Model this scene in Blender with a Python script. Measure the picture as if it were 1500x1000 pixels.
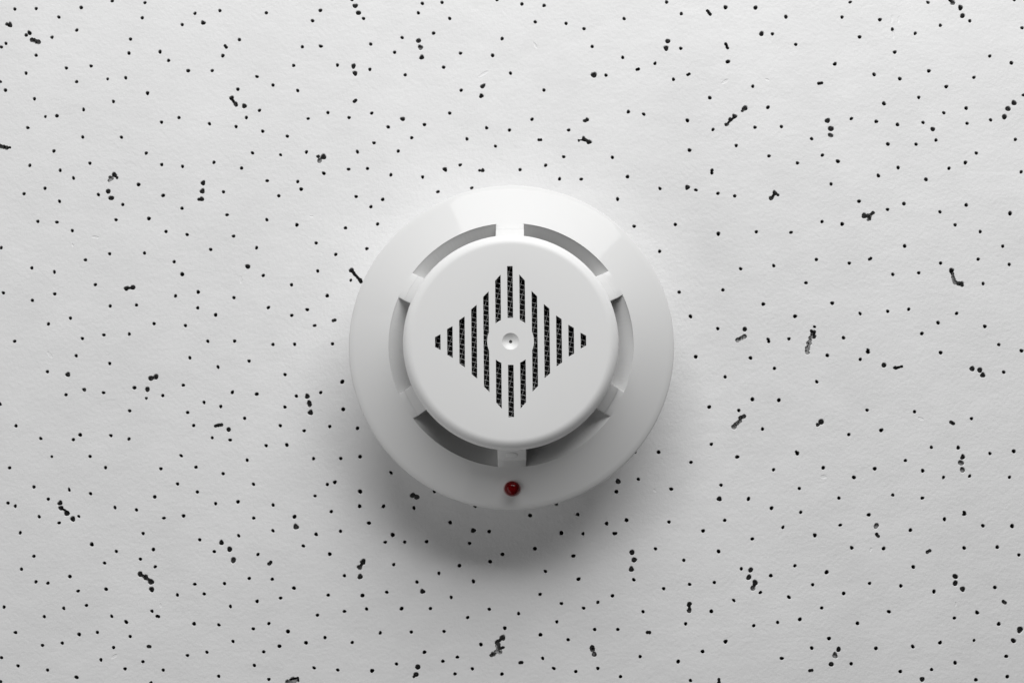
import bpy, bmesh, math, random
from mathutils import Vector, Matrix, noise
from mathutils.geometry import delaunay_2d_cdt

# ------------------------------------------------------------------ clear, camera, world, lamps, exposure
for o in list(bpy.data.objects):
    bpy.data.objects.remove(o)
MM = 0.001
scene = bpy.context.scene
COL = scene.collection

cam_data = bpy.data.cameras.new('camera')
cam = bpy.data.objects.new('camera', cam_data)
COL.objects.link(cam)
cam_data.sensor_width = 36
cam_data.lens = 70.531
cam_data.clip_start = 0.01
cam_data.clip_end = 50
CAM = [7.5745, -54.0366, 617.6407]
ROT = [[0.999924, 0.0, -0.012331], [0.001142, 0.9957, 0.092632], [0.012278, -0.092639, 0.995624]]
m = Matrix.Identity(4)
for i in range(3):
    for j in range(3):
        m[j][i] = ROT[i][j]
    m[i][3] = CAM[i] * MM
cam.matrix_world = m
scene.camera = cam

world = bpy.data.worlds.new('World')
scene.world = world
world.use_nodes = True
bg = world.node_tree.nodes['Background']
bg.inputs[0].default_value = (1, 1, 1, 1)
bg.inputs[1].default_value = 0.038

def area_lamp(name, target, azimuth, elevation, dist, sx, sy, power):
    """azimuth in degrees clockwise from the top of the tile (+y), elevation above the tile; mm."""
    d = bpy.data.lights.new(name, 'AREA')
    d.shape = 'RECTANGLE'
    d.size, d.size_y = sx * MM, sy * MM
    d.energy = power
    o = bpy.data.objects.new(name, d)
    COL.objects.link(o)
    a, e = math.radians(azimuth), math.radians(elevation)
    v = Vector((math.sin(a) * math.cos(e), math.cos(a) * math.cos(e), math.sin(e)))
    o.location = (Vector(target) + v * dist) * MM
    o.rotation_euler = v.to_track_quat('Z', 'Y').to_euler()
    return o
area_lamp('softbox', (0, 0, 0), 9, 38, 690, 690, 440, 5.85)
area_lamp('bounce_card', (0, 0, 0), -120, 30, 700, 1200, 400, 1.4)

scene.view_settings.view_transform = 'Standard'
scene.view_settings.look = 'None'
scene.view_settings.exposure = 0
scene.view_settings.gamma = 1

# ------------------------------------------------------------------ materials
def principled(name, color, rough, spec=0.5):
    mt = bpy.data.materials.new(name)
    mt.use_nodes = True
    p = mt.node_tree.nodes['Principled BSDF']
    p.inputs['Base Color'].default_value = (*color, 1)
    p.inputs['Roughness'].default_value = rough
    p.inputs['Specular IOR Level'].default_value = spec
    return mt, mt.node_tree.nodes, mt.node_tree.links, p

def noise_node(N, L, scale, detail=4, stretch=(1, 1, 1), rough=0.55):
    tc = N.new('ShaderNodeTexCoord')
    mp = N.new('ShaderNodeMapping')
    mp.inputs['Scale'].default_value = stretch
    n = N.new('ShaderNodeTexNoise')
    n.inputs['Scale'].default_value = scale
    n.inputs['Detail'].default_value = detail
    n.inputs['Roughness'].default_value = rough
    L.new(tc.outputs['Object'], mp.inputs['Vector'])
    L.new(mp.outputs['Vector'], n.inputs['Vector'])
    return n

# painted face of the mineral-fibre tile
M_TILE, N, L, p = principled('tile_paint', (0.83, 0.83, 0.83), 0.85, 0.2)
n1 = noise_node(N, L, 130, 3, (0.85, 1, 1))
n2 = noise_node(N, L, 900, 3)
add = N.new('ShaderNodeMath'); add.operation = 'MULTIPLY_ADD'; add.inputs[1].default_value = 0.42
L.new(n2.outputs['Fac'], add.inputs[0]); L.new(n1.outputs['Fac'], add.inputs[2])
bp = N.new('ShaderNodeBump'); bp.inputs['Strength'].default_value = 0.7; bp.inputs['Distance'].default_value = 0.00035
L.new(add.outputs[0], bp.inputs['Height']); L.new(bp.outputs['Normal'], p.inputs['Normal'])
n3 = noise_node(N, L, 45, 4)
cr = N.new('ShaderNodeValToRGB')
cr.color_ramp.elements[0].position = 0.3; cr.color_ramp.elements[0].color = (0.80, 0.80, 0.80, 1)
cr.color_ramp.elements[1].position = 0.7; cr.color_ramp.elements[1].color = (0.85, 0.85, 0.85, 1)
L.new(n3.outputs['Fac'], cr.inputs['Fac']); L.new(cr.outputs['Color'], p.inputs['Base Color'])

# bare mineral fibre seen inside the perforations
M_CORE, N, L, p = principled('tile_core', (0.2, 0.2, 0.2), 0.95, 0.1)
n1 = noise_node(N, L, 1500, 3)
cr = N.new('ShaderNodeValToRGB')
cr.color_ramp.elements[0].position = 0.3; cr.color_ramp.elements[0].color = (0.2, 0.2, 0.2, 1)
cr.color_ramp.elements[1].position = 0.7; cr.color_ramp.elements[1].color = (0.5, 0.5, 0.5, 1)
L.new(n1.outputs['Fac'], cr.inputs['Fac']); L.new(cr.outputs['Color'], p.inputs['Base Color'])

M_GLOSS, N, L, p = principled('glossy_white_plastic', (0.765, 0.765, 0.76), 0.07, 0.16)
n1 = noise_node(N, L, 90, 3)
bp = N.new('ShaderNodeBump'); bp.inputs['Strength'].default_value = 0.02; bp.inputs['Distance'].default_value = 0.0002
L.new(n1.outputs['Fac'], bp.inputs['Height']); L.new(bp.outputs['Normal'], p.inputs['Normal'])

M_SATIN, N, L, p = principled('satin_white_plastic', (0.83, 0.83, 0.825), 0.42, 0.4)
n1 = noise_node(N, L, 5000, 2)
bp = N.new('ShaderNodeBump'); bp.inputs['Strength'].default_value = 0.12; bp.inputs['Distance'].default_value = 0.00005
L.new(n1.outputs['Fac'], bp.inputs['Height']); L.new(bp.outputs['Normal'], p.inputs['Normal'])

M_BLACK, N, L, p = principled('black_plastic_and_hole_shade', (0.006, 0.006, 0.006), 0.7, 0.2)
M_WIRE, N, L, p = principled('steel_wire', (0.55, 0.55, 0.55), 0.38, 0.5)
p.inputs['Metallic'].default_value = 0.6
n1 = noise_node(N, L, 700, 2)
cr = N.new('ShaderNodeValToRGB')
cr.color_ramp.elements[0].color = (0.3, 0.3, 0.3, 1); cr.color_ramp.elements[1].color = (0.75, 0.75, 0.75, 1)
L.new(n1.outputs['Fac'], cr.inputs['Fac']); L.new(cr.outputs['Color'], p.inputs['Base Color'])

M_RED, N, L, p = principled('red_lens', (0.16, 0.0025, 0.004), 0.1, 0.22)
n1 = noise_node(N, L, 900, 2)
cr = N.new('ShaderNodeValToRGB')
cr.color_ramp.elements[0].position = 0.35; cr.color_ramp.elements[0].color = (0.06, 0.0008, 0.001, 1)
cr.color_ramp.elements[1].position = 0.65; cr.color_ramp.elements[1].color = (0.16, 0.002, 0.004, 1)
L.new(n1.outputs['Fac'], cr.inputs['Fac']); L.new(cr.outputs['Color'], p.inputs['Base Color'])
M_GLOWRING, N, L, p = principled('glow_tinted_collar', (0.55, 0.4, 0.4), 0.35, 0.3)  # white collar tinted pink: the lens's red glow is put into the colour

# ------------------------------------------------------------------ mesh helpers (all in mm)
def link(name, bm, mats, parent=None, sharp=32):
    if sharp is not None:
        for f in bm.faces:
            f.smooth = True
        lim = math.radians(sharp)
        for e in bm.edges:
            if len(e.link_faces) != 2 or e.calc_face_angle(0) > lim:
                e.smooth = False
    bmesh.ops.scale(bm, vec=(MM, MM, MM), verts=bm.verts)
    me = bpy.data.meshes.new(name)
    bm.to_mesh(me); bm.free()
    for mt in mats:
        me.materials.append(mt)
    o = bpy.data.objects.new(name, me)
    COL.objects.link(o)
    if parent:
        o.parent = parent
    return o

def revolve(bm, prof, n, mat=0, closed=False):
    rings = []
    for r, z in prof:
        rings.append([bm.verts.new((r * math.cos(2 * math.pi * k / n), r * math.sin(2 * math.pi * k / n), z)) for k in range(n)])
    pairs = list(zip(rings, rings[1:]))
    for a, b in pairs:
        for k in range(n):
            f = bm.faces.new((a[k], a[(k + 1) % n], b[(k + 1) % n], b[k]))
            f.material_index = mat
    return rings

def plate(bm, outer, loops, z0, wall_mat, floor_mat):
    """A flat plate (polygon OUTER at height z0).  loops: (points, z_offset, hole_depth or None).
    Points of a loop get z0+z_offset; a loop with a depth is a hole that goes straight down to a floor."""
    V, E, F, Z, dep = [], [], [], [], []
    def ring(pts, z):
        i0 = len(V)
        V.extend(Vector(p) for p in pts); Z.extend([z] * len(pts))
        return list(range(i0, i0 + len(pts)))
    o = ring(outer, 0)
    E += [(o[i], o[(i + 1) % len(o)]) for i in range(len(o))]
    for pts, z, d in loops:
        r = ring(pts, z)
        if d is None:
            E += [(r[i], r[(i + 1) % len(r)]) for i in range(len(r))]
        else:
            sa2 = sum(a[0] * b[1] - b[0] * a[1] for a, b in zip(pts, pts[1:] + pts[:1]))
            F.append(r if sa2 > 0 else r[::-1]); dep.append(d)
    v2, e2, f2, ov, oe, of = delaunay_2d_cdt(V, E, F, 0, 1e-6)
    zz = [min((Z[i] for i in ids), default=None) if ids else None for ids in ov]
    for i, z in enumerate(zz):
        if z is None:
            zz[i] = -0.3 * 0
    tri = []
    for f, ids in zip(f2, of):
        d = max((dep[i] for i in ids), default=0.0)
        tri.append((tuple(f), d))
    top = [bm.verts.new((v.x, v.y, z0 + z)) for v, z in zip(v2, zz)]
    low = {}
    def lv(i, d):
        if d == 0:
            return top[i]
        k = (i, d)
        if k not in low:
            low[k] = bm.verts.new((v2[i].x, v2[i].y, z0 - d))
        return low[k]
    edges = {}
    for f, d in tri:
        fc = bm.faces.new([lv(i, d) for i in f])
        if fc.normal.z < 0 or (fc.normal_update() or fc.normal.z < 0):
            fc.normal_flip()
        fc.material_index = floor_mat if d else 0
        for a, b in zip(f, f[1:] + f[:1]):
            edges.setdefault((min(a, b), max(a, b)), []).append(d)
    for (a, b), ds in edges.items():
        if len(ds) == 2 and ds[0] != ds[1]:
            hi, lo = min(ds), max(ds)
            q = [lv(a, hi), lv(b, hi), lv(b, lo), lv(a, lo)]
            if len(set(q)) == 4:
                try:
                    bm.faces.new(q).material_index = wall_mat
                except ValueError:
                    pass
    return top

def circle(x, y, r, n, ph=0.0):
    return [(x + r * math.cos(ph + 2 * math.pi * k / n), y + r * math.sin(ph + 2 * math.pi * k / n)) for k in range(n)]

# ------------------------------------------------------------------ the tile: measured perforations, mm from the detector's axis
# pin holes: x, y, radius, kind (0 narrow and deep, 1 wide, 2 shallow);  gouges: x0, y0, x1, y1, radius, kind
PIN_HOLES = [
(-156.73,108.64,0.55,0),(-149.99,108.78,0.55,0),(-142.76,106.02,0.55,0),(-135.76,109.06,0.61,0),(-126.00,111.17,0.55,0),(-116.42,105.71,0.55,0),
(-99.81,107.08,0.55,0),(-103.79,103.49,0.55,0),(-137.02,101.84,0.55,0),(-144.78,99.56,0.55,0),(-160.70,96.50,0.55,0),(-149.66,93.84,0.55,0),
(-120.01,98.89,0.55,0),(-120.42,94.41,0.58,0),(-110.65,94.82,0.61,0),(-107.91,92.03,0.55,0),(-101.69,88.74,0.63,0),(-140.05,89.72,0.55,0),
(-132.27,90.35,0.55,0),(-152.71,88.12,0.55,0),(-136.74,85.35,0.55,0),(-126.98,86.20,0.47,0),(-121.30,86.56,0.55,0),(-160.82,85.48,0.55,0),
(-149.89,79.95,0.55,0),(-114.35,81.65,0.63,0),(-125.03,79.01,0.55,0),(-134.36,76.48,0.55,0),(-146.33,74.29,0.47,0),(-142.69,74.50,0.61,0),
(-104.36,73.86,0.55,0),(-109.80,72.41,0.55,0),(-151.78,70.78,0.55,0),(-134.46,67.75,0.55,0),(-122.30,67.67,0.55,0),(-143.42,63.34,0.58,0),
(-114.45,62.62,0.55,0),(-150.87,58.81,0.55,0),(-132.05,59.47,0.55,0),(-109.53,58.99,0.55,0),(-103.00,58.38,0.55,0),(-141.31,57.22,0.55,0),
(-158.17,103.60,0.84,1),(-151.92,101.01,0.74,1),(-152.93,100.30,0.58,1),(-97.19,104.07,0.74,1),(-91.97,107.94,0.55,0),(-77.33,107.18,0.55,0),
(-60.31,107.89,0.61,0),(-62.75,104.61,0.58,0),(-46.70,105.27,0.55,0),(-50.39,111.31,0.55,0),(-85.72,98.62,0.58,0),(-90.86,93.51,0.61,0),
(-65.89,96.27,0.55,0),(-60.10,96.47,0.61,0),(-44.39,97.08,0.55,0),(-34.54,99.12,0.55,0),(-36.87,94.44,0.55,0),(-94.13,88.77,0.55,0),
(-80.05,86.83,0.55,0),(-68.56,90.33,0.55,0),(-54.79,90.40,0.55,0),(-44.61,89.01,0.55,0),(-33.52,87.24,0.55,0),(-86.00,82.82,0.58,0),
(-74.98,84.10,0.55,0),(-67.20,82.34,0.55,0),(-79.12,76.07,0.55,0),(-83.21,73.80,0.55,0),(-57.66,75.31,0.55,0),(-51.02,73.72,0.55,0),
(-43.93,75.11,0.55,0),(-63.85,73.43,0.50,0),(-94.75,71.88,0.55,0),(-86.39,70.94,0.55,0),(-78.03,69.46,0.55,0),(-70.31,67.87,0.55,0),
(-38.77,70.71,0.58,0),(-43.17,65.69,0.55,0),(-35.58,63.08,0.55,0),(-48.33,62.90,0.58,0),(-64.28,62.83,0.55,0),(-81.15,62.60,0.55,0),
(-72.34,61.98,0.50,0),(-93.19,59.65,0.55,0),(-84.51,57.80,0.55,0),(-51.06,57.40,0.55,0),(-45.15,57.60,0.55,0),(-49.36,109.33,0.79,1),
(-48.32,107.08,0.79,1),(-49.75,90.06,0.79,1),(-49.26,87.78,0.79,1),(-87.90,79.95,0.79,1),(-86.59,78.04,0.79,1),(-83.90,77.49,0.79,1),
(-34.25,73.25,0.74,1),(-58.99,61.30,0.95,1),(-60.15,60.12,0.79,2),(-60.59,61.41,0.58,2),(-22.04,110.34,0.55,0),(-29.48,107.02,0.55,0),
(-19.61,105.19,0.55,0),(-24.68,100.51,0.58,0),(-4.76,111.15,0.55,0),(3.07,109.76,0.58,0),(10.03,109.25,0.58,0),(7.24,104.01,0.55,0),
(16.93,103.49,0.55,0),(22.55,101.78,0.55,0),(-3.15,98.70,0.58,0),(-6.14,93.37,0.61,0),(-0.52,87.69,0.55,0),(25.09,96.10,0.55,0),(-16.20,94.10,0.55,0),
(-21.49,89.65,0.58,0),(-15.96,82.30,0.55,0),(29.38,86.96,0.55,0),(9.94,82.29,0.55,0),(-19.52,75.05,0.55,0),(6.20,73.03,0.55,0),(-27.41,71.44,0.58,0),
(-7.99,70.37,0.55,0),(-0.84,69.64,0.55,0),(17.65,69.60,0.55,0),(-14.11,66.87,0.55,0),(-5.21,64.58,0.50,0),(16.08,61.18,0.55,0),(31.24,60.93,0.55,0),
(-16.22,58.67,0.55,0),(10.44,58.50,0.55,0),(2.46,57.12,0.55,0),(-31.39,67.29,0.55,0),(-29.39,98.12,0.79,1),(-28.35,92.83,0.79,1),(-9.18,83.59,0.79,1),
(-9.65,80.50,0.74,1),(25.59,87.08,0.95,1),(22.77,72.56,0.63,1),(23.41,72.88,0.63,1),(22.32,66.78,0.74,1),(24.02,65.80,0.79,1),(20.83,66.30,0.42,1),
(-20.96,57.28,0.74,1),(-9.19,56.93,0.63,1),(-10.15,56.93,0.47,1),(-28.79,95.99,0.84,2),(35.13,104.96,0.55,0),(53.06,106.48,0.55,0),
(66.93,108.46,0.69,0),(76.34,108.32,0.69,0),(85.81,105.40,0.63,0),(81.53,99.96,0.55,0),(88.79,96.57,0.55,0),(52.82,95.42,0.55,0),(34.64,92.59,0.55,0),
(44.72,90.66,0.55,0),(50.45,85.59,0.55,0),(67.51,91.14,0.69,0),(75.20,83.30,0.55,0),(61.75,79.71,0.61,0),(36.31,75.34,0.58,0),(41.10,74.57,0.55,0),
(54.71,72.53,0.63,0),(62.67,69.65,0.55,0),(79.86,76.63,0.61,0),(75.75,70.32,0.55,0),(83.99,70.51,0.55,0),(93.34,66.66,0.55,0),(69.84,64.56,0.55,0),
(55.28,63.14,0.63,0),(80.00,61.25,0.55,0),(88.83,59.03,0.55,0),(95.81,84.17,0.55,0),(62.23,56.77,0.55,0),(78.11,100.03,0.79,1),(48.77,97.72,0.79,1),
(48.22,95.49,0.84,1),(72.63,76.33,0.90,1),(71.87,75.57,0.47,1),(69.41,73.79,0.79,1),(68.07,72.77,0.69,1),(66.88,71.21,0.63,1),(130.34,109.84,0.55,0),
(103.37,105.23,0.55,0),(115.20,104.38,0.61,0),(119.04,101.32,0.55,0),(126.16,99.99,0.55,0),(134.04,102.52,0.55,0),(143.28,103.91,0.55,0),
(159.52,101.63,0.55,0),(108.77,98.90,0.61,0),(119.66,94.03,0.61,0),(149.27,92.69,0.55,0),(155.97,90.50,0.63,0),(100.91,90.34,0.63,0),
(113.10,86.94,0.61,0),(121.10,85.56,0.61,0),(130.19,88.03,0.61,0),(144.18,85.93,0.55,0),(135.51,83.03,0.61,0),(126.89,79.64,0.55,0),
(116.02,77.73,0.66,0),(141.58,76.20,0.61,0),(134.60,74.76,0.55,0),(105.80,73.00,0.55,0),(113.54,72.06,0.61,0),(120.10,71.07,0.61,0),
(128.07,71.70,0.55,0),(141.75,71.40,0.55,0),(149.09,72.46,0.55,0),(131.99,66.14,0.55,0),(125.77,64.86,0.55,0),(117.02,64.93,0.63,0),
(156.63,66.29,0.55,0),(96.61,61.48,0.55,0),(101.40,59.54,0.66,0),(144.41,62.02,0.55,0),(140.96,59.02,0.63,0),(120.07,57.50,0.58,0),
(135.84,57.25,0.55,0),(159.50,80.31,0.55,0),(157.28,110.62,0.55,0),(137.24,110.58,0.53,1),(140.44,108.11,0.84,1),(141.02,105.55,0.79,1),
(131.05,69.59,0.74,1),(98.36,72.37,0.84,1),(99.38,69.83,0.90,1),(156.47,77.84,0.84,1),(154.57,76.00,0.84,1),(153.40,73.42,0.84,1),
(138.07,109.70,0.79,2),(99.24,67.73,0.79,2),(-137.09,54.78,0.55,0),(-116.69,52.69,0.63,0),(-152.49,49.86,0.55,0),(-145.95,51.57,0.55,0),
(-129.18,49.54,0.55,0),(-141.32,47.46,0.55,0),(-108.94,49.23,0.63,0),(-121.49,46.40,0.55,0),(-102.96,45.18,0.55,0),(-147.96,41.13,0.55,0),
(-141.98,40.90,0.55,0),(-123.54,41.62,0.55,0),(-113.25,41.97,0.63,0),(-137.12,38.21,0.55,0),(-107.85,37.88,0.55,0),(-101.23,36.91,0.55,0),
(-159.25,32.88,0.55,0),(-125.31,30.94,0.55,0),(-114.45,31.14,0.55,0),(-132.84,29.03,0.55,0),(-149.51,26.54,0.55,0),(-142.45,25.25,0.55,0),
(-105.15,28.40,0.55,0),(-102.59,24.49,0.69,0),(-129.60,21.27,0.55,0),(-158.22,18.75,0.55,0),(-142.20,18.40,0.55,0),(-149.12,16.39,0.55,0),
(-104.56,17.71,0.55,0),(-97.51,18.93,0.61,0),(-97.60,13.97,0.55,0),(-124.85,14.59,0.55,0),(-116.67,14.90,0.55,0),(-137.15,10.83,0.55,0),
(-143.97,9.02,0.55,0),(-111.10,9.09,0.55,0),(-101.34,8.49,0.55,0),(-118.74,5.85,0.55,0),(-126.64,5.60,0.55,0),(-133.31,4.49,0.55,0),
(-154.36,3.66,0.55,0),(-126.16,50.56,0.79,1),(-125.16,48.45,0.84,1),(-96.51,53.13,0.79,1),(-96.69,50.55,0.84,1),(-96.92,48.07,0.79,1),
(-97.72,48.02,0.53,1),(-119.90,20.08,0.79,1),(-117.88,20.40,0.79,1),(-124.28,55.78,0.84,1),(-123.46,54.86,0.47,1),(-125.32,54.71,0.84,2),
(-125.85,54.01,0.53,2),(-58.78,56.12,0.61,0),(-76.46,53.79,0.55,0),(-66.91,53.50,0.55,0),(-65.82,51.13,0.61,0),(-37.83,55.59,0.55,0),
(-90.07,50.32,0.55,0),(-72.78,49.05,0.55,0),(-48.65,48.78,0.55,0),(-40.34,47.85,0.58,0),(-44.00,45.55,0.55,0),(-88.86,43.11,0.55,0),
(-76.43,41.53,0.55,0),(-67.04,39.90,0.61,0),(-51.88,38.91,0.55,0),(-41.89,40.12,0.55,0),(-86.75,36.40,0.55,0),(-93.82,32.23,0.55,0),
(-79.52,32.74,0.55,0),(-60.98,34.21,0.55,0),(-45.19,32.41,0.55,0),(-54.84,30.61,0.55,0),(-77.35,24.07,0.55,0),(-60.42,25.44,0.55,0),
(-50.11,22.54,0.47,0),(-68.50,21.12,0.55,0),(-57.39,17.70,0.61,0),(-86.39,17.15,0.55,0),(-75.64,14.05,0.55,0),(-92.00,11.78,0.61,0),
(-68.35,11.59,0.55,0),(-63.55,13.39,0.58,0),(-61.22,8.44,0.55,0),(-94.32,3.59,0.55,0),(-86.01,3.64,0.55,0),(-82.21,26.86,0.79,1),
(-49.92,25.63,0.79,1),(62.17,55.97,0.55,0),(35.94,54.84,0.61,0),(46.00,51.11,0.55,0),(57.19,50.60,0.55,0),(32.82,47.81,0.58,0),(64.02,49.52,0.55,0),
(69.20,48.70,0.55,0),(37.92,39.28,0.55,0),(50.69,39.79,0.55,0),(64.00,36.87,0.66,0),(75.80,37.44,0.55,0),(86.54,37.26,0.55,0),(45.76,31.40,0.55,0),
(94.29,28.76,0.55,0),(70.82,25.92,0.55,0),(81.07,26.86,0.55,0),(90.97,21.52,0.55,0),(51.74,18.66,0.55,0),(65.26,19.33,0.55,0),(77.71,14.90,0.61,0),
(55.17,11.11,0.63,0),(63.56,7.33,0.55,0),(87.46,11.12,0.63,0),(79.06,3.98,0.55,0),(85.48,4.13,0.55,0),(93.42,7.88,0.47,0),(54.54,51.41,0.79,1),
(81.72,49.59,0.79,1),(80.53,47.98,0.74,1),(82.66,48.99,0.47,1),(71.88,7.11,0.74,1),(92.51,6.45,0.58,1),(93.34,6.24,0.58,1),(93.22,4.81,0.69,2),
(92.06,4.49,0.58,2),(91.61,2.80,0.74,2),(91.06,0.95,0.79,2),(91.10,-0.06,0.69,2),(113.89,54.99,0.61,0),(99.18,52.39,0.55,0),(128.63,53.78,0.63,0),
(158.19,56.08,0.55,0),(107.77,46.96,0.61,0),(116.56,44.37,0.55,0),(121.67,46.18,0.61,0),(132.77,43.59,0.55,0),(140.94,45.71,0.61,0),
(154.45,43.07,0.69,0),(96.20,40.61,0.55,0),(102.43,39.85,0.63,0),(137.39,39.52,0.55,0),(145.10,37.37,0.55,0),(121.64,32.93,0.61,0),
(151.95,32.82,0.55,0),(104.46,27.62,0.55,0),(117.84,24.09,0.55,0),(125.86,24.56,0.55,0),(132.66,27.58,0.55,0),(144.28,28.78,0.55,0),
(153.83,27.12,0.55,0),(145.64,21.18,0.55,0),(99.00,15.19,0.63,0),(107.53,11.94,0.55,0),(116.06,12.62,0.55,0),(122.55,13.25,0.55,0),
(137.30,11.95,0.55,0),(131.51,9.05,0.61,0),(145.88,7.92,0.61,0),(126.45,5.72,0.61,0),(102.31,4.43,0.58,0),(109.34,42.41,0.90,1),(110.66,42.24,0.90,1),
(110.75,41.28,0.63,1),(135.94,25.28,0.79,1),(139.01,21.03,0.84,1),(136.67,22.36,0.63,2),(-135.11,-0.87,0.55,0),(-124.67,-3.27,0.55,0),
(-99.81,-1.55,0.55,0),(-143.96,-5.80,0.55,0),(-116.86,-10.80,0.63,0),(-101.74,-10.02,0.55,0),(-138.04,-12.95,0.55,0),(-126.41,-12.32,0.55,0),
(-108.04,-13.24,0.55,0),(-158.41,-15.79,0.55,0),(-118.21,-17.93,0.55,0),(-100.24,-18.47,0.55,0),(-95.22,-15.36,0.55,0),(-153.33,-22.55,0.55,0),
(-98.33,-22.48,0.55,0),(-133.40,-25.36,0.63,0),(-135.48,-26.83,0.55,0),(-123.89,-25.57,0.55,0),(-118.27,-26.63,0.55,0),(-145.58,-26.46,0.55,0),
(-142.03,-32.04,0.45,0),(-130.21,-31.99,0.55,0),(-102.04,-31.79,0.55,0),(-155.04,-35.50,0.55,0),(-125.34,-35.46,0.55,0),(-108.25,-35.78,0.55,0),
(-97.41,-35.31,0.55,0),(-147.36,-41.38,0.55,0),(-136.43,-42.23,0.55,0),(-129.82,-43.43,0.55,0),(-103.02,-40.45,0.55,0),(-96.88,-42.92,0.55,0),
(-142.86,-45.11,0.55,0),(-110.01,-44.43,0.61,0),(-155.27,-46.31,0.55,0),(-152.98,-47.25,0.55,0),(-122.21,-47.68,0.55,0),(-115.57,-48.41,0.55,0),
(-137.59,-6.70,0.79,1),(-111.83,-7.89,0.84,1),(-110.20,-7.42,0.84,1),(-112.83,-11.33,0.79,1),(-139.19,-46.31,0.79,1),(-138.90,-47.83,0.79,1),
(-132.41,-11.42,0.63,2),(-113.10,-14.08,0.47,2),(-74.08,2.56,0.55,0),(-67.36,2.61,0.55,0),(-55.62,2.75,0.55,0),(-81.43,-2.57,0.55,0),
(-91.03,-4.42,0.55,0),(-70.23,-6.77,0.55,0),(-52.51,-9.01,0.69,0),(-86.49,-12.25,0.58,0),(-78.93,-12.79,0.63,0),(-59.14,-12.33,0.55,0),
(-66.67,-13.43,0.55,0),(-90.02,-16.63,0.55,0),(-70.17,-16.81,0.55,0),(-52.13,-17.50,0.66,0),(-82.59,-20.28,0.55,0),(-71.54,-22.55,0.55,0),
(-56.25,-22.82,0.55,0),(-64.14,-24.13,0.55,0),(-47.66,-23.35,0.61,0),(-92.53,-26.28,0.50,0),(-86.98,-26.96,0.55,0),(-75.84,-28.70,0.55,0),
(-69.47,-28.50,0.61,0),(-81.64,-33.17,0.55,0),(-61.16,-32.70,0.55,0),(-52.75,-32.65,0.55,0),(-46.81,-32.08,0.63,0),(-89.01,-37.31,0.55,0),
(-37.26,-37.01,0.55,0),(-79.60,-40.56,0.55,0),(-56.84,-40.62,0.55,0),(-54.53,-39.94,0.63,0),(-46.73,-42.77,0.71,0),(-60.59,-44.13,0.50,0),
(-91.20,-46.48,0.55,0),(-84.32,-45.95,0.61,0),(-73.48,-46.95,0.55,0),(-46.86,-47.27,0.63,0),(-39.51,-47.32,0.63,0),(-55.56,-48.94,0.55,0),
(-23.85,-42.72,0.58,0),(-11.36,-47.27,0.55,0),(-30.12,-47.79,0.58,0),(-63.29,-13.49,0.79,1),(-62.69,-15.44,0.74,1),(-62.48,-16.18,0.69,1),
(-62.24,-18.50,0.84,1),(-87.50,-23.75,0.74,1),(-30.56,-43.92,0.84,1),(-29.30,-44.45,0.84,1),(56.69,-1.39,0.61,0),(73.57,-1.78,0.61,0),
(80.90,-5.01,0.55,0),(65.68,-7.63,0.55,0),(93.87,-9.14,0.55,0),(74.01,-14.54,0.66,0),(82.14,-14.81,0.63,0),(60.71,-16.90,0.61,0),
(69.78,-17.96,0.55,0),(77.00,-23.69,0.55,0),(61.23,-28.35,0.55,0),(45.02,-30.76,0.63,0),(37.84,-30.75,0.47,0),(69.16,-32.24,0.63,0),
(87.59,-31.14,0.69,0),(54.95,-33.90,0.55,0),(80.26,-36.16,0.55,0),(38.74,-39.03,0.55,0),(64.10,-40.86,0.55,0),(48.82,-42.06,0.61,0),
(88.08,-41.91,0.55,0),(32.01,-42.84,0.63,0),(72.47,-45.09,0.63,0),(79.49,-47.91,0.63,0),(88.40,-49.16,0.55,0),(79.26,3.34,0.55,0),
(13.57,-46.54,0.58,0),(32.55,-39.70,0.84,1),(63.54,-45.09,0.79,1),(87.23,-30.62,0.42,1),(68.26,-23.01,0.84,2),(97.24,-1.01,0.61,0),
(109.75,-0.02,0.63,0),(109.77,0.66,0.53,0),(107.36,-2.24,0.55,0),(132.11,-0.21,0.63,0),(150.06,2.26,0.55,0),(156.99,0.35,0.63,0),
(151.39,-6.24,0.58,0),(109.20,-17.89,0.55,0),(123.75,-18.42,0.55,0),(141.18,-20.53,0.55,0),(103.48,-25.39,0.55,0),(113.44,-24.08,0.66,0),
(128.72,-29.33,0.55,0),(136.92,-29.44,0.63,0),(146.59,-31.22,0.55,0),(153.91,-30.55,0.66,0),(120.70,-33.36,0.55,0),(95.48,-35.59,0.61,0),
(111.26,-35.86,0.63,0),(125.92,-36.49,0.61,0),(104.84,-38.52,0.63,0),(132.24,-38.53,0.55,0),(140.23,-38.12,0.55,0),(152.43,-38.49,0.55,0),
(100.15,-44.84,0.55,0),(116.65,-43.90,0.55,0),(125.66,-44.84,0.58,0),(138.39,-49.17,0.55,0),(114.62,-4.04,0.79,1),(118.07,-4.89,0.63,1),
(141.71,-5.18,0.84,1),(144.06,-5.60,0.84,1),(144.92,-7.13,0.84,1),(95.05,-21.50,0.90,1),(93.99,-22.39,0.63,1),(138.22,-32.32,0.79,1),
(137.66,-34.09,0.90,2),(138.08,-36.24,0.84,2),(-145.53,-50.50,0.55,0),(-133.32,-50.39,0.50,0),(-139.33,-52.38,0.55,0),(-107.06,-50.92,0.55,0),
(-101.03,-50.24,0.61,0),(-151.26,-55.41,0.55,0),(-113.40,-55.62,0.55,0),(-95.93,-57.55,0.55,0),(-129.15,-58.96,0.66,0),(-110.16,-60.52,0.61,0),
(-121.55,-61.09,0.55,0),(-114.10,-63.44,0.55,0),(-125.10,-64.64,0.55,0),(-146.90,-62.56,0.55,0),(-150.64,-66.52,0.55,0),(-109.50,-65.78,0.55,0),
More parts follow.
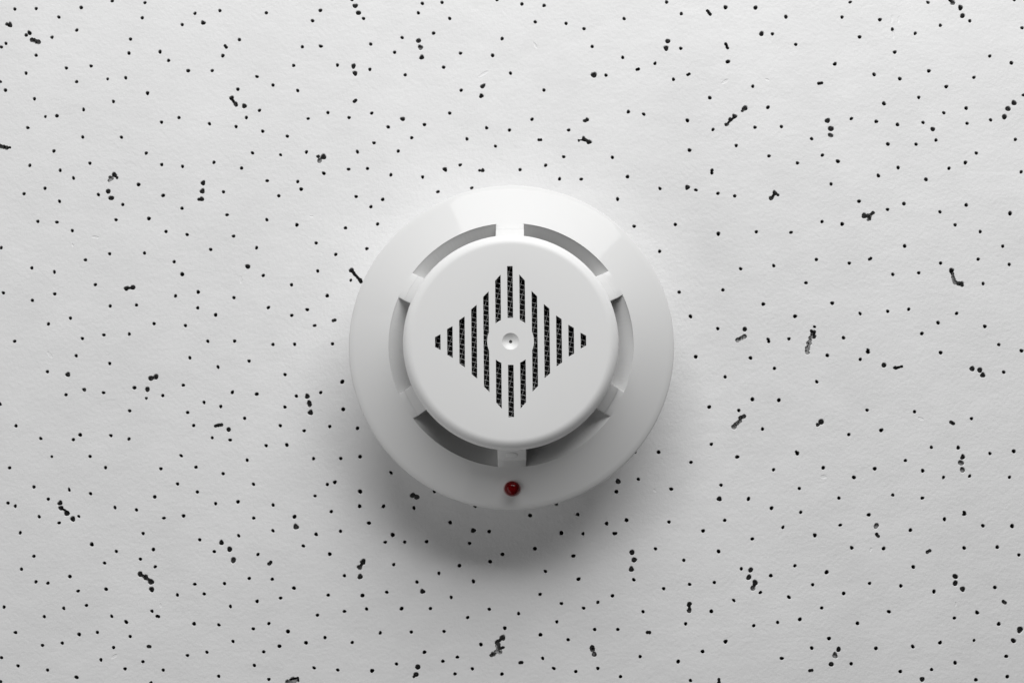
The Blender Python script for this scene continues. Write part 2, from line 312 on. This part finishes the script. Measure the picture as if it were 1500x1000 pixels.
(-135.68,-68.75,0.61,0),(-146.09,-70.37,0.55,0),(-142.41,-70.78,0.55,0),(-133.07,-73.17,0.55,0),(-124.48,-72.59,0.61,0),(-97.25,-71.08,0.55,0),
(-102.55,-74.35,0.55,0),(-94.33,-74.03,0.55,0),(-155.73,-78.06,0.55,0),(-130.42,-77.53,0.55,0),(-137.37,-78.41,0.55,0),(-143.29,-80.95,0.55,0),
(-122.60,-80.84,0.55,0),(-110.27,-79.28,0.55,0),(-118.12,-82.55,0.66,0),(-97.28,-83.10,0.63,0),(-152.04,-85.77,0.58,0),(-132.49,-86.33,0.63,0),
(-126.90,-85.71,0.55,0),(-116.84,-86.94,0.55,0),(-143.68,-89.65,0.55,0),(-137.62,-88.97,0.55,0),(-121.85,-90.30,0.55,0),(-156.16,-93.38,0.55,0),
(-125.65,-94.02,0.55,0),(-112.78,-94.58,0.55,0),(-99.18,-92.66,0.55,0),(-151.02,-95.85,0.55,0),(-118.23,-96.70,0.55,0),(-106.53,-97.10,0.55,0),
(-141.95,-97.13,0.55,0),(-133.02,-99.29,0.66,0),(-110.22,-100.97,0.55,0),(-156.24,-100.65,0.55,0),(-137.02,-49.45,0.90,1),(-135.15,-51.18,0.84,1),
(-114.13,-68.02,0.84,1),(-112.43,-68.95,0.84,1),(-110.73,-70.35,0.95,1),(-110.48,-72.69,0.84,1),(-79.42,-50.92,0.55,0),(-66.88,-50.50,0.66,0),
(-73.45,-54.78,0.55,0),(-83.98,-56.30,0.55,0),(-60.17,-55.88,0.61,0),(-52.68,-54.94,0.55,0),(-43.94,-52.44,0.63,0),(-36.63,-56.03,0.71,0),
(-38.92,-58.27,0.55,0),(-32.90,-58.22,0.55,0),(-91.42,-61.14,0.55,0),(-64.06,-59.42,0.55,0),(-77.98,-62.03,0.55,0),(-55.92,-61.92,0.63,0),
(-80.57,-69.31,0.55,0),(-73.49,-69.56,0.55,0),(-88.14,-70.87,0.55,0),(-51.37,-68.47,0.55,0),(-36.27,-65.09,0.55,0),(-66.82,-72.26,0.61,0),
(-56.29,-74.38,0.55,0),(-45.78,-74.48,0.66,0),(-38.36,-73.49,0.55,0),(-70.87,-75.27,0.55,0),(-78.07,-76.26,0.58,0),(-86.22,-77.82,0.55,0),
(-59.53,-80.44,0.55,0),(-51.28,-79.30,0.55,0),(-44.50,-78.57,0.55,0),(-33.79,-78.46,0.63,0),(-74.39,-82.99,0.55,0),(-89.70,-83.41,0.55,0),
(-79.13,-84.59,0.55,0),(-68.51,-85.41,0.66,0),(-40.28,-85.81,0.55,0),(-85.29,-88.42,0.55,0),(-57.17,-87.26,0.55,0),(-62.95,-88.82,0.63,0),
(-48.81,-88.70,0.55,0),(-71.08,-89.85,0.63,0),(-93.24,-91.68,0.55,0),(-75.86,-91.56,0.55,0),(-78.68,-95.64,0.55,0),(-60.42,-96.39,0.55,0),
(-53.18,-97.01,0.55,0),(-42.71,-97.25,0.66,0),(-35.27,-95.19,0.55,0),(-89.54,-98.94,0.55,0),(-74.20,-99.85,0.55,0),(-89.25,-58.43,0.79,1),
(-86.70,-60.46,0.84,1),(-85.51,-63.74,0.90,1),(-66.38,-53.58,0.90,1),(-45.69,-64.26,0.90,1),(-46.55,-68.78,0.84,1),(-46.73,-65.97,0.84,2),
(-68.20,-100.98,1.05,2),(-66.74,-100.21,1.16,2),(-19.00,-52.23,0.61,0),(-7.00,-54.94,0.61,0),(-26.20,-58.06,0.61,0),(-13.01,-58.58,0.58,0),
(5.56,-50.09,0.63,0),(20.16,-49.78,0.58,0),(15.12,-55.41,0.69,0),(21.76,-55.67,0.55,0),(28.99,-52.59,0.63,0),(7.01,-60.19,0.63,0),
(-2.92,-61.91,0.61,0),(-6.68,-64.14,0.61,0),(18.76,-62.43,0.63,0),(-16.14,-65.39,0.63,0),(-22.40,-67.73,0.55,0),(10.19,-67.10,0.55,0),
(-11.84,-70.17,0.61,0),(20.31,-69.48,0.63,0),(-29.13,-70.38,0.55,0),(-18.62,-75.04,0.55,0),(8.56,-74.10,0.55,0),(30.66,-74.55,0.58,0),
(15.07,-76.89,0.55,0),(26.17,-76.52,0.55,0),(21.84,-78.28,0.55,0),(-24.97,-78.41,0.55,0),(-6.98,-78.61,0.55,0),(1.99,-79.95,0.55,0),
(-13.59,-81.14,0.55,0),(13.66,-82.42,0.55,0),(-2.23,-84.34,0.61,0),(25.20,-84.73,0.55,0),(-30.79,-85.54,0.55,0),(-20.78,-85.33,0.55,0),
(8.65,-86.34,0.63,0),(17.08,-87.83,0.55,0),(-9.52,-89.30,0.61,0),(-26.75,-91.63,0.61,0),(-16.69,-93.11,0.55,0),(-21.11,-94.35,0.55,0),
(9.32,-93.45,0.55,0),(12.69,-96.49,0.58,0),(19.39,-97.41,0.55,0),(26.09,-96.47,0.55,0),(-12.11,-96.61,0.55,0),(-17.41,-98.16,0.55,0),
(-3.11,-98.20,0.58,0),(31.22,-55.61,0.55,0),(-11.87,-54.68,0.79,1),(-27.40,-73.23,0.79,1),(-28.76,-96.11,0.84,1),(-29.27,-98.37,0.79,1),
(-29.94,-98.99,0.47,1),(-2.91,-87.28,0.90,1),(-4.52,-88.67,0.84,1),(24.40,-90.51,0.84,1),(25.02,-92.26,0.79,1),(-3.95,-90.53,0.84,2),
(-5.92,-92.28,0.74,2),(35.06,-51.55,0.66,0),(48.06,-52.13,0.55,0),(65.14,-51.61,0.55,0),(31.74,-55.56,0.55,0),(58.49,-54.83,0.61,0),
(82.91,-53.74,0.55,0),(73.49,-57.28,0.58,0),(92.63,-56.18,0.66,0),(43.88,-60.29,0.55,0),(63.17,-61.07,0.63,0),(52.52,-63.77,0.55,0),
(86.41,-65.42,0.55,0),(70.05,-66.36,0.55,0),(79.04,-68.43,0.61,0),(37.20,-69.68,0.58,0),(46.30,-72.37,0.55,0),(54.23,-71.08,0.55,0),
(61.78,-70.51,0.55,0),(91.75,-71.17,0.55,0),(75.80,-73.55,0.55,0),(84.47,-74.95,0.61,0),(67.66,-75.93,0.55,0),(39.96,-79.36,0.55,0),
(60.77,-79.24,0.63,0),(52.93,-83.02,0.55,0),(73.66,-83.57,0.55,0),(80.94,-82.59,0.55,0),(87.71,-81.65,0.63,0),(32.23,-84.73,0.55,0),
(65.04,-88.37,0.66,0),(58.01,-91.36,0.61,0),(91.22,-90.30,0.61,0),(38.99,-92.92,0.55,0),(50.56,-94.40,0.63,0),(82.06,-93.40,0.61,0),
(32.99,-98.94,0.55,0),(54.25,-100.10,0.55,0),(36.67,-61.38,0.84,1),(37.34,-63.67,0.84,1),(36.49,-66.47,0.84,1),(54.07,-77.13,0.79,1),
(54.06,-78.99,0.79,1),(72.91,-66.72,0.79,1),(72.32,-68.95,0.84,1),(74.22,-70.60,0.90,1),(62.91,-99.83,0.53,1),(62.90,-100.60,0.58,1),
(73.48,-72.26,0.79,2),(109.20,-49.94,0.63,0),(132.30,-51.30,0.61,0),(138.38,-49.74,0.63,0),(100.44,-53.06,0.55,0),(121.83,-54.62,0.61,0),
(143.97,-53.27,0.61,0),(152.87,-53.38,0.69,0),(103.83,-59.97,0.61,0),(113.56,-60.18,0.61,0),(138.11,-60.02,0.61,0),(148.20,-59.76,0.61,0),
(154.74,-62.14,0.55,0),(122.50,-65.78,0.63,0),(96.06,-67.39,0.69,0),(109.11,-70.75,0.55,0),(118.61,-71.52,0.58,0),(101.17,-73.80,0.61,0),
(128.65,-73.22,0.63,0),(147.20,-71.98,0.61,0),(94.40,-78.19,0.55,0),(114.84,-79.32,0.61,0),(141.64,-79.56,0.66,0),(134.71,-81.22,0.55,0),
(148.14,-83.01,0.63,0),(105.23,-82.83,0.61,0),(96.50,-87.42,0.63,0),(110.71,-90.39,0.63,0),(121.91,-89.82,0.61,0),(130.21,-88.63,0.63,0),
(140.53,-87.96,0.50,0),(150.20,-92.73,0.61,0),(103.12,-95.02,0.58,0),(134.65,-94.69,0.63,0),(117.99,-97.32,0.61,0),(127.47,-96.75,0.55,0),
(150.37,-98.83,0.61,0),(140.85,-99.81,0.61,0),(135.23,-68.67,0.84,1),(135.19,-70.74,0.84,1),(137.38,-72.50,0.84,1),(154.52,-84.76,1.00,1),
(152.48,-88.05,0.79,1),(99.35,-90.71,0.79,1),(97.06,-95.18,0.79,1),(124.57,-99.67,0.79,1),(111.43,-53.32,0.84,2),(98.24,-92.51,0.90,2),
(-27.93,54.89,0.55,0),(-23.14,50.23,0.55,0),(-12.59,51.42,0.53,0),(14.76,54.20,0.55,0),(21.52,54.10,0.55,0),
]
GOUGES = [
(-151.01,98.82,-148.95,98.05,0.79,1),(-160.33,65.00,-158.28,64.45,0.74,1),(-158.09,64.47,-157.19,64.54,0.42,0),(-90.13,96.68,-89.79,96.22,0.54,1),
(-49.45,78.84,-48.93,79.22,0.54,1),(-87.90,79.95,-86.59,78.04,0.47,0),(22.32,66.78,24.02,65.80,0.58,1),(8.34,66.54,8.94,66.54,0.51,0),
(20.83,66.30,22.32,66.78,0.26,0),(61.25,107.39,62.15,106.29,0.53,0),(66.87,96.85,67.50,95.54,0.53,0),(39.06,88.76,39.58,88.95,0.51,0),
(54.89,87.05,55.41,87.31,0.48,0),(69.41,73.79,66.88,71.21,0.42,0),(96.20,84.24,96.76,84.36,0.51,0),(137.95,109.83,137.36,110.45,0.54,1),
(-119.90,20.08,-117.88,20.40,0.47,0),(-49.92,25.63,-47.08,22.37,0.53,0),(-47.09,22.64,-46.98,22.11,0.63,1),(-55.45,9.96,-54.90,10.15,0.54,1),
(81.72,49.59,80.53,47.98,0.47,0),(71.75,4.94,69.64,3.78,0.74,2),(93.34,6.24,93.32,4.65,0.47,0),(92.71,5.97,91.61,2.80,0.63,2),
(91.61,2.80,90.95,0.42,0.69,2),(110.66,42.24,112.05,43.42,0.58,1),(135.94,25.28,136.66,22.09,0.63,1),(136.91,21.56,139.01,21.03,0.69,1),
(110.65,28.85,111.13,29.15,0.51,0),(-111.83,-7.89,-110.20,-7.42,0.58,1),(-138.90,-47.83,-136.56,-49.14,0.42,0),(-91.53,-22.60,-90.79,-22.42,0.54,1),
(-90.63,-22.38,-89.68,-22.28,0.58,1),(68.47,-22.59,70.06,-21.17,0.69,1),(70.23,-20.22,71.38,-19.70,0.69,1),(70.20,-20.36,70.08,-21.03,0.54,1),
(118.28,-4.84,120.12,-4.42,0.42,0),(134.79,-21.57,135.59,-22.01,0.57,1),(-114.13,-68.02,-112.43,-68.95,0.58,1),(-112.43,-68.95,-110.73,-70.35,0.58,1),
(-108.72,-80.76,-108.21,-80.90,0.51,0),(-111.23,-89.90,-110.68,-89.97,0.54,1),(-74.54,-64.84,-74.03,-64.36,0.60,1),
(-45.69,-64.26,-46.73,-65.97,0.53,0),(-67.68,-99.95,-65.35,-99.33,0.37,0),(-65.32,-99.49,-65.20,-100.21,0.42,0),(-2.91,-87.28,-4.52,-88.67,0.53,0),
(-4.52,-88.67,-3.95,-90.53,0.53,0),(-3.95,-90.53,-5.51,-92.08,0.63,2),(-4.31,-89.34,-3.79,-91.40,0.84,2),(-3.95,-90.53,-2.64,-90.12,0.42,0),
(24.40,-90.10,24.51,-90.87,0.79,1),(-6.39,-92.54,-5.66,-92.33,0.54,1),(2.37,-94.73,2.95,-94.66,0.54,1),(54.07,-77.13,54.06,-78.99,0.53,0),
(41.29,-85.60,41.87,-85.60,0.60,1),(90.49,-97.06,91.14,-96.96,0.54,1),(74.22,-70.60,73.48,-72.26,0.53,0),(111.45,-55.80,111.95,-56.41,0.57,1),
(126.82,-61.27,127.63,-60.80,0.57,1),(149.62,-76.14,150.19,-76.54,0.57,1),
]
DENTS = [(-10.30,86.74,-7.74,88.26,0.51),(119.06,105.73,118.81,103.55,0.46),(121.19,105.50,120.94,103.54,0.38),(119.19,100.72,119.36,98.54,0.42),(95.02,-38.31,96.07,-38.31,0.63),(-130.85,36.26,-128.92,36.04,0.46),(-122.26,-93.40,-121.02,-92.58,0.55),(-136.98,33.91,-136.76,33.48,0.34),(125.02,-20.31,126.27,-20.73,0.51),(6.81,97.36,7.66,95.83,0.42),(79.33,85.62,80.18,85.19,0.38),(65.68,84.36,67.40,85.44,0.53),(-107.69,-77.05,-107.46,-77.88,0.34),(109.70,-60.18,109.49,-60.80,0.38),(135.17,-76.52,135.16,-77.35,0.32),(43.53,-42.27,43.95,-42.69,0.42),(-143.93,0.20,-142.63,-1.29,0.55),(-84.25,23.76,-84.22,21.84,0.42),(-62.76,42.58,-62.12,42.57,0.32)]

DEPTH = {0: 6.0, 1: 2.0, 2: 0.95}
rnd = random.Random(7)

def blob(x, y, r, el=1.0, ang=0.0, n=12, wob=0.09):
    ph = rnd.uniform(0, 6.28)
    a2, a3 = rnd.uniform(-wob, wob), rnd.uniform(-wob, wob)
    b2, b3 = rnd.uniform(0, 6.28), rnd.uniform(0, 6.28)
    pts = []
    for k in range(n):
        t = ph + 2 * math.pi * k / n
        rr = r * (1 + a2 * math.cos(2 * t + b2) + a3 * math.cos(3 * t + b3) + rnd.uniform(-0.04, 0.04))
        u, v = rr * math.cos(t) * el, rr * math.sin(t) / el
        pts.append((x + u * math.cos(ang) - v * math.sin(ang), y + u * math.sin(ang) + v * math.cos(ang)))
    return pts

def grow(pts, k, x, y):
    return [(x + (px - x) * k, y + (py - y) * k) for px, py in pts]

loops = []
def add_hole(x, y, r, kind, n=12):
    el = 1 + abs(rnd.gauss(0, 0.07 if kind == 0 else 0.04))
    pts = blob(x, y, r * 0.97, el, rnd.uniform(0, 3.14), n, 0.09 if kind == 0 else 0.13)
    loops.append((grow(pts, 1.2, x, y), 0.0, None))
    loops.append((pts, -0.16, DEPTH[kind] * rnd.uniform(0.85, 1.2)))

placed = []
for x, y, r, k in PIN_HOLES:
    add_hole(x, y, r, k, 12 if k == 0 else 18)
    placed.append((x, y))
for x0, y0, x1, y1, r, k in GOUGES:
    dx, dy = x1 - x0, y1 - y0
    ln = math.hypot(dx, dy); ang = math.atan2(dy, dx)
    pts = []
    nseg = max(4, int(ln / 0.25))
    for k2 in range(9):
        t = ang - math.pi / 2 + math.pi * k2 / 8
        pts.append((x1 + r * math.cos(t), y1 + r * math.sin(t)))
    for k2 in range(1, nseg):
        q = r * rnd.uniform(.72, 1.12)
        pts.append((x1 - dx * k2 / nseg - math.sin(ang) * q, y1 - dy * k2 / nseg + math.cos(ang) * q))
    for k2 in range(9):
        t = ang + math.pi / 2 + math.pi * k2 / 8
        pts.append((x0 + r * math.cos(t), y0 + r * math.sin(t)))
    for k2 in range(1, nseg):
        q = r * rnd.uniform(.72, 1.12)
        pts.append((x0 + dx * k2 / nseg + math.sin(ang) * q, y0 + dy * k2 / nseg - math.cos(ang) * q))
    pts = [(px + rnd.uniform(-.05, .05), py + rnd.uniform(-.05, .05)) for px, py in pts]
    dp = {0: 3.0, 1: 1.5, 2: 0.85}[k] * rnd.uniform(0.8, 1.1)
    loops.append((pts, 0.0, dp))
    if k:                                      # ragged bottom: deeper crumbled pits inside the gouge
        for q in range(max(2, int(ln / r))):
            t = rnd.uniform(0, 1)
            loops.append((blob(x0 + dx * t + rnd.uniform(-.35, .35) * r, y0 + dy * t + rnd.uniform(-.35, .35) * r,
                               r * rnd.uniform(.25, .5), 1.2, rnd.uniform(0, 3), 7, .2), 0.0, dp * rnd.uniform(1.5, 2.6)))
for x0, y0, x1, y1, r in DENTS:                # faint scuffs pressed into the paint
    ang = math.atan2(y1 - y0, x1 - x0)
    mx, my, hl = (x0 + x1) / 2, (y0 + y1) / 2, math.hypot(x1 - x0, y1 - y0) / 2
    for kk, z in ((1.0, 0.0), (0.6, -0.09)):
        loops.append(([(mx + math.cos(ang) * (hl + r) * kk * math.cos(t) - math.sin(ang) * r * kk * math.sin(t),
                        my + math.sin(ang) * (hl + r) * kk * math.cos(t) + math.cos(ang) * r * kk * math.sin(t))
                       for t in [2 * math.pi * q / 14 for q in range(14)]], z, None))
# the tile carries on past the picture with the same scatter of holes
tries = 0
while tries < 9000 and len(placed) < 2000:
    tries += 1
    x, y = rnd.uniform(-250, 250), rnd.uniform(-195, 195)
    if abs(x) < 159 and -106 < y < 110:
        continue
    if min((abs(x - a) + abs(y - b) for a, b in placed[-500:]), default=99) < 6:
        continue
    add_hole(x, y, rnd.uniform(0.5, 0.62), 0, 8)
    placed.append((x, y))

bm = bmesh.new()
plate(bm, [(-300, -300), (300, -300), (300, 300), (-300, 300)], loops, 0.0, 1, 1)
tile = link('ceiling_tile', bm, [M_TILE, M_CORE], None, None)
tile['kind'] = 'structure'

# ------------------------------------------------------------------ the smoke detector
det = bpy.data.objects.new('smoke_detector', None)
COL.objects.link(det)
det.rotation_euler = (0, 0, math.radians(0.55))
det['label'] = 'white round smoke detector with dark slotted diamond and red indicator light on perforated tile'
det['category'] = 'smoke detector'

Z1, Z2, ZC, ZF = 21.0, 27.0, 34.5, 37.5        # rim edge, slot edge, widest cap edge, cap face
R1, R2, RC, RF = 48.62, 36.2, 31.5, 28.35
SL = (Z2 - Z1) / (R1 - R2)
NSEG = 240
# base ring: wall, small rounded edge, cone, slot lip and the air channel that dips in under the cap
bm = bmesh.new()
prof = [(R1 - 14.0, 0.0), (R1 - 13.6, 1.2), (R1 - 0.6, Z1 - 1.8), (R1 - 0.1, Z1 - 1.0), (R1 - 0.02, Z1 - 0.35), (R1 - 0.12, Z1 - 0.06), (R1 - 0.42, Z1 + 0.24)]
for i in range(1, 9):
    r = R1 - 0.42 + (R2 + 0.12 - R1 + 0.42) * i / 8
    prof.append((r, Z1 + SL * (R1 - r)))
prof += [(R2 + 0.03, Z2 - 0.02), (R2 - 0.06, Z2 - 0.12), (R2 - 0.5, Z2 - 0.42), (R2 - 1.5, Z2 - 1.0),
         (R2 - 2.6, Z2 - 1.65), (R2 - 3.8, Z2 - 2.35), (R2 - 6.0, Z2 - 3.8), (R2 - 11.9, Z2 - 4.3)]
rings = revolve(bm, prof, 720)
for rg in rings[-6:-1]:                        # fine moulded ripple down the channel
    for k, v in enumerate(rg):
        v.co.z += 0.012 * math.cos(2 * math.pi * k / 4) * (0.6 + 0.4 * math.sin(k * 0.37))
bmesh.ops.recalc_face_normals(bm, faces=bm.faces)
base = link('base_ring', bm, [M_GLOSS], det, 40)

# six ribs that bridge the air gap and carry the cap
W = 8.4
def rib_mesh():
    bm = bmesh.new()
    nx = 10
    rr = [R2 + 0.06, R2 - 0.5, R2 - 1.1, 34.35, 34.22, 34.15, 33.9, 32.9, 31.7, 30.4]
    def zr(r):
        if r >= 34.3:
            return Z1 + SL * (R1 - r)
        zz = Z1 + SL * (R1 - 34.3)
        return zz + (0.3 if r < 34.2 else 0) + (34.3 - r) * 1.25
    top = []
    for r in rr:
        row = []
        for i in range(nx + 1):
            e = min(i, nx - i)                 # small rounded arris along both sides
            x = (-1 if i < nx / 2 else 1) * (W / 2 - (0.0, 0.1, 0.28)[e]) if e < 3 else -W / 2 + W * i / nx
            y = math.sqrt(max(r * r - x * x, 0))
            row.append(bm.verts.new((x, y, zr(r) - (0.24, 0.07, 0.0, 0, 0, 0)[e])))
        top.append(row)
    for a, b in zip(top, top[1:]):
        for i in range(nx):
            bm.faces.new((a[i], a[i + 1], b[i + 1], b[i]))
    for i in (0, nx):
        lowv = [bm.verts.new((row[i].co.x, row[i].co.y, Z2 - 7.0)) for row in top]
        for k in range(len(top) - 1):
            bm.faces.new((top[k][i], top[k + 1][i], lowv[k + 1], lowv[k]))
    bmesh.ops.recalc_face_normals(bm, faces=bm.faces)
    return bm
proto = link('support_rib', rib_mesh(), [M_GLOSS], det, 40)
ribs = [proto]
for k in range(1, 6):
    c = proto.copy(); COL.objects.link(c); c.parent = det
    c.rotation_euler = (0, 0, math.radians(60 * k))
    ribs.append(c)
# oval catch in the rib above the indicator light
bm = bmesh.new()
oc = []
for rr_, h in ((1.0, -0.05), (0.96, 0.1), (0.86, 0.15), (0.0, 0.15)):
    oc.append([bm.verts.new((1.75 * rr_ * math.cos(a), 1.35 * rr_ * math.sin(a), h)) for a in [2 * math.pi * i / 28 for i in range(28)]] if rr_ else [bm.verts.new((0, 0, h))])
for i in range(28):
    bm.faces.new((oc[0][i], oc[0][(i + 1) % 28], oc[1][(i + 1) % 28], oc[1][i]))
    bm.faces.new((oc[1][i], oc[1][(i + 1) % 28], oc[2][(i + 1) % 28], oc[2][i]))
    bm.faces.new((oc[2][i], oc[2][(i + 1) % 28], oc[3][0]))
catch = link('oval_catch', bm, [M_GLOSS], ribs[3])
zc = Z1 + SL * (R1 - 34.3) + (34.3 - 32.75) * 1.25
catch.location = (0, 32.75 * MM, (zc + 0.29) * MM)
catch.rotation_euler = (-math.atan(1.25), 0, 0)

# cap: flat face with the diamond of slots, rounded shoulder, short skirt
CURVE = [(0, 427), (17, 427), (52, 380), (86, 342), (120, 286), (154, 252), (190, 209), (222, 182), (258, 144), (290, 122), (325, 91), (356, 74), (393, 46), (424, 28)]
KS = 0.26 / 4.74 * (620 - ZF) / 620           # measured units to mm on the face
def half_h(x):
    x = abs(x)
    for (a, ha), (b, hb) in zip(CURVE, CURVE[1:]):
        if a <= x <= b:
            return ha + (hb - ha) * (x - a) / (b - a)
    return 28
loops = []
RD = 132.0
PITCH, HW = 68.4, 15.6
def arc_y(x):
    return math.sqrt(max(RD * RD - x * x, 0))
for i in range(-6, 7):
    xc = i * PITCH
    xs = [xc - HW, xc + HW]
    if i == 0:
        tops = [(xs[0], 427), (xs[1], 427)]
    else:
        tops = [(xs[0], half_h(xs[0])), (xs[1], half_h(xs[1]))]
    near = min(abs(xs[0]), abs(xs[1])) if i else 0
    polys = []
    if abs(i) <= 1:
        xx = [xs[0] + (xs[1] - xs[0]) * q / 4 for q in range(5)]
        if i == 0:
            low = [(x, 133.0) for x in xx]
        else:
            low = [(x, arc_y(x)) for x in xx]
        polys.append([tops[0]] + low + [tops[1]])
        polys.append([(x, -y) for x, y in [tops[0]] + low + [tops[1]]])
    else:
        poly = [tops[0], tops[1]]
        right = []
        left = []
        if near < RD:                          # the round boss bites into this slot
            inner = xs[0] if i > 0 else xs[1]
            y0 = arc_y(inner)
            side = []
            for q in range(9):
                yy = y0 - 2 * y0 * q / 8
                side.append(((1 if i > 0 else -1) * math.sqrt(RD * RD - yy * yy), yy))
            if i > 0:
                poly = [tops[0], tops[1], (tops[1][0], -tops[1][1]), (tops[0][0], -tops[0][1])] + side[::-1]
            else:
                poly = [tops[0], tops[1]] + side + [(tops[1][0], -tops[1][1]), (tops[0][0], -tops[0][1])]
        else:
            poly = [tops[0], tops[1], (tops[1][0], -tops[1][1]), (tops[0][0], -tops[0][1])]
        polys.append(poly)
    for pl in polys:
        ctr = (sum(q[0] for q in pl) / len(pl) , sum(q[1] for q in pl) / len(pl))
        loops.append(([(x * KS, y * KS) for x, y in pl], 0.0, 1.0))
# countersunk dimple with a pin hole
for r, z in ((2.46, 0.0), (2.36, -0.10), (2.0, -0.42), (1.5, -0.74), (1.0, -0.95), (0.62, -1.03)):
    loops.append((circle(0, 0, r, 40), z, None))
loops.append((circle(0, 0, 0.46, 24), -1.05, 1.32))
bm = bmesh.new()
top = plate(bm, circle(0, 0, RF, NSEG), loops, ZF, 0, 1)
# slots are open: take their floors away (the pin hole keeps its own)
kill = [f for f in bm.faces if f.material_index == 1 and abs(f.calc_center_median().z - (ZF - 1.0)) < 0.01]
bmesh.ops.delete(bm, geom=kill, context='FACES')
for f in bm.faces:
    if f.calc_center_median().z < ZF - 1.1:
        f.material_index = 1  # shallow pin hole coloured black inside, painting the shade of a deep one
prof = [(RF, ZF)]
for k in range(1, 11):
    a = math.radians(9 * k)
    prof.append((RF + (RC - RF) * math.sin(a), ZC + (ZF - ZC) * math.cos(a)))
prof += [(RC, ZC - 0.9), (RC - 0.12, ZC - 1.15), (RC - 0.4, ZC - 1.25), (RC - 1.6, ZC - 1.2), (RC - 1.8, ZC + 0.6), (RF - 1.5, ZF - 1.0)]
revolve(bm, prof, NSEG)
bmesh.ops.remove_doubles(bm, verts=bm.verts, dist=1e-4)
bmesh.ops.recalc_face_normals(bm, faces=bm.faces)
cap = link('cap', bm, [M_SATIN, M_BLACK], det, 35)

# woven insect screen close behind the slots
bm = bmesh.new()
PW, RW, RS = 1.41, 0.084, 25.6
ca, sa = math.cos(math.radians(-15)), math.sin(math.radians(-15))
r3 = random.Random(3)
def wire(pts):
    rows = []
    for i, q in enumerate(pts):
        d = (pts[min(i + 1, len(pts) - 1)] - pts[max(i - 1, 0)]).normalized()
        s = d.cross(Vector((0, 0, 1))).normalized(); u = s.cross(d)
        rows.append([bm.verts.new(q + s * RW), bm.verts.new(q + u * RW), bm.verts.new(q - s * RW), bm.verts.new(q - u * RW)])
    for a, b in zip(rows, rows[1:]):
        for k in range(4):
            bm.faces.new((a[k], a[(k + 1) % 4], b[(k + 1) % 4], b[k]))
nw = int(RS / PW)
for d in (0, 1):
    for i in range(-nw, nw + 1):
        off = i * PW + r3.uniform(-0.10, 0.10)
        half = math.sqrt(max(RS * RS - off * off, 1.0))
        k0 = int(half / PW)
        pts = []
        for k in range(-2 * k0, 2 * k0 + 1):
            t = k * PW / 2
            w = 0.11 * math.sin(math.pi * (k / 2 + 0.5) + math.pi * (i + d))
            wob = 0.10 * noise.noise(Vector((t * 0.25, i * 1.7 + d * 31, 0)))
            a, b = (t, off + wob) if d == 0 else (off + wob, t)
            pts.append(Vector((a * ca - b * sa, a * sa + b * ca, ZF - 1.45 + w)))
        wire(pts)
screen = link('insect_screen', bm, [M_WIRE], det)
screen['kind'] = 'stuff'

# black smoke chamber under cap and screen
bm = bmesh.new()
rings = revolve(bm, [(24.6, Z2 - 4.4), (24.6, Z2 - 3.6), (24.6, ZF - 2.6), (24.2, ZF - 2.3), (10, ZF - 2.3)], 96)
bm.faces.new(rings[-1])
bmesh.ops.recalc_face_normals(bm, faces=bm.faces)
for f in bm.faces:
    f.material_index = 1 if f.calc_center_median().z > Z2 - 3.9 else 0
link('smoke_chamber', bm, [M_SATIN, M_BLACK], det)

# red indicator light standing in the sloping rim
RL = 42.35
ZL = Z1 + SL * (R1 - RL)
bm = bmesh.new()
prof = [(2.30, -1.2), (2.30, 0.5)]
for k in range(1, 10):
    a = math.radians(10 * k)
    prof.append((2.30 * math.cos(a), 0.5 + 2.0 * math.sin(a)))
rings = revolve(bm, prof, 40)
bm.faces.new(rings[-1])
bmesh.ops.recalc_face_normals(bm, faces=bm.faces)
lamp = link('indicator_light', bm, [M_RED], det, 50)
lamp.location = (-0.1 * MM, -RL * MM, ZL * MM)
bm = bmesh.new()
revolve(bm, [(2.62, -1.6), (2.62, 0.12), (2.52, 0.2), (2.36, 0.2), (2.33, 0.1), (2.33, -1.0)], 40)
bmesh.ops.recalc_face_normals(bm, faces=bm.faces)
col = link('collar', bm, [M_GLOWRING], lamp, 50)
col.rotation_euler = (math.atan(SL), 0, 0)
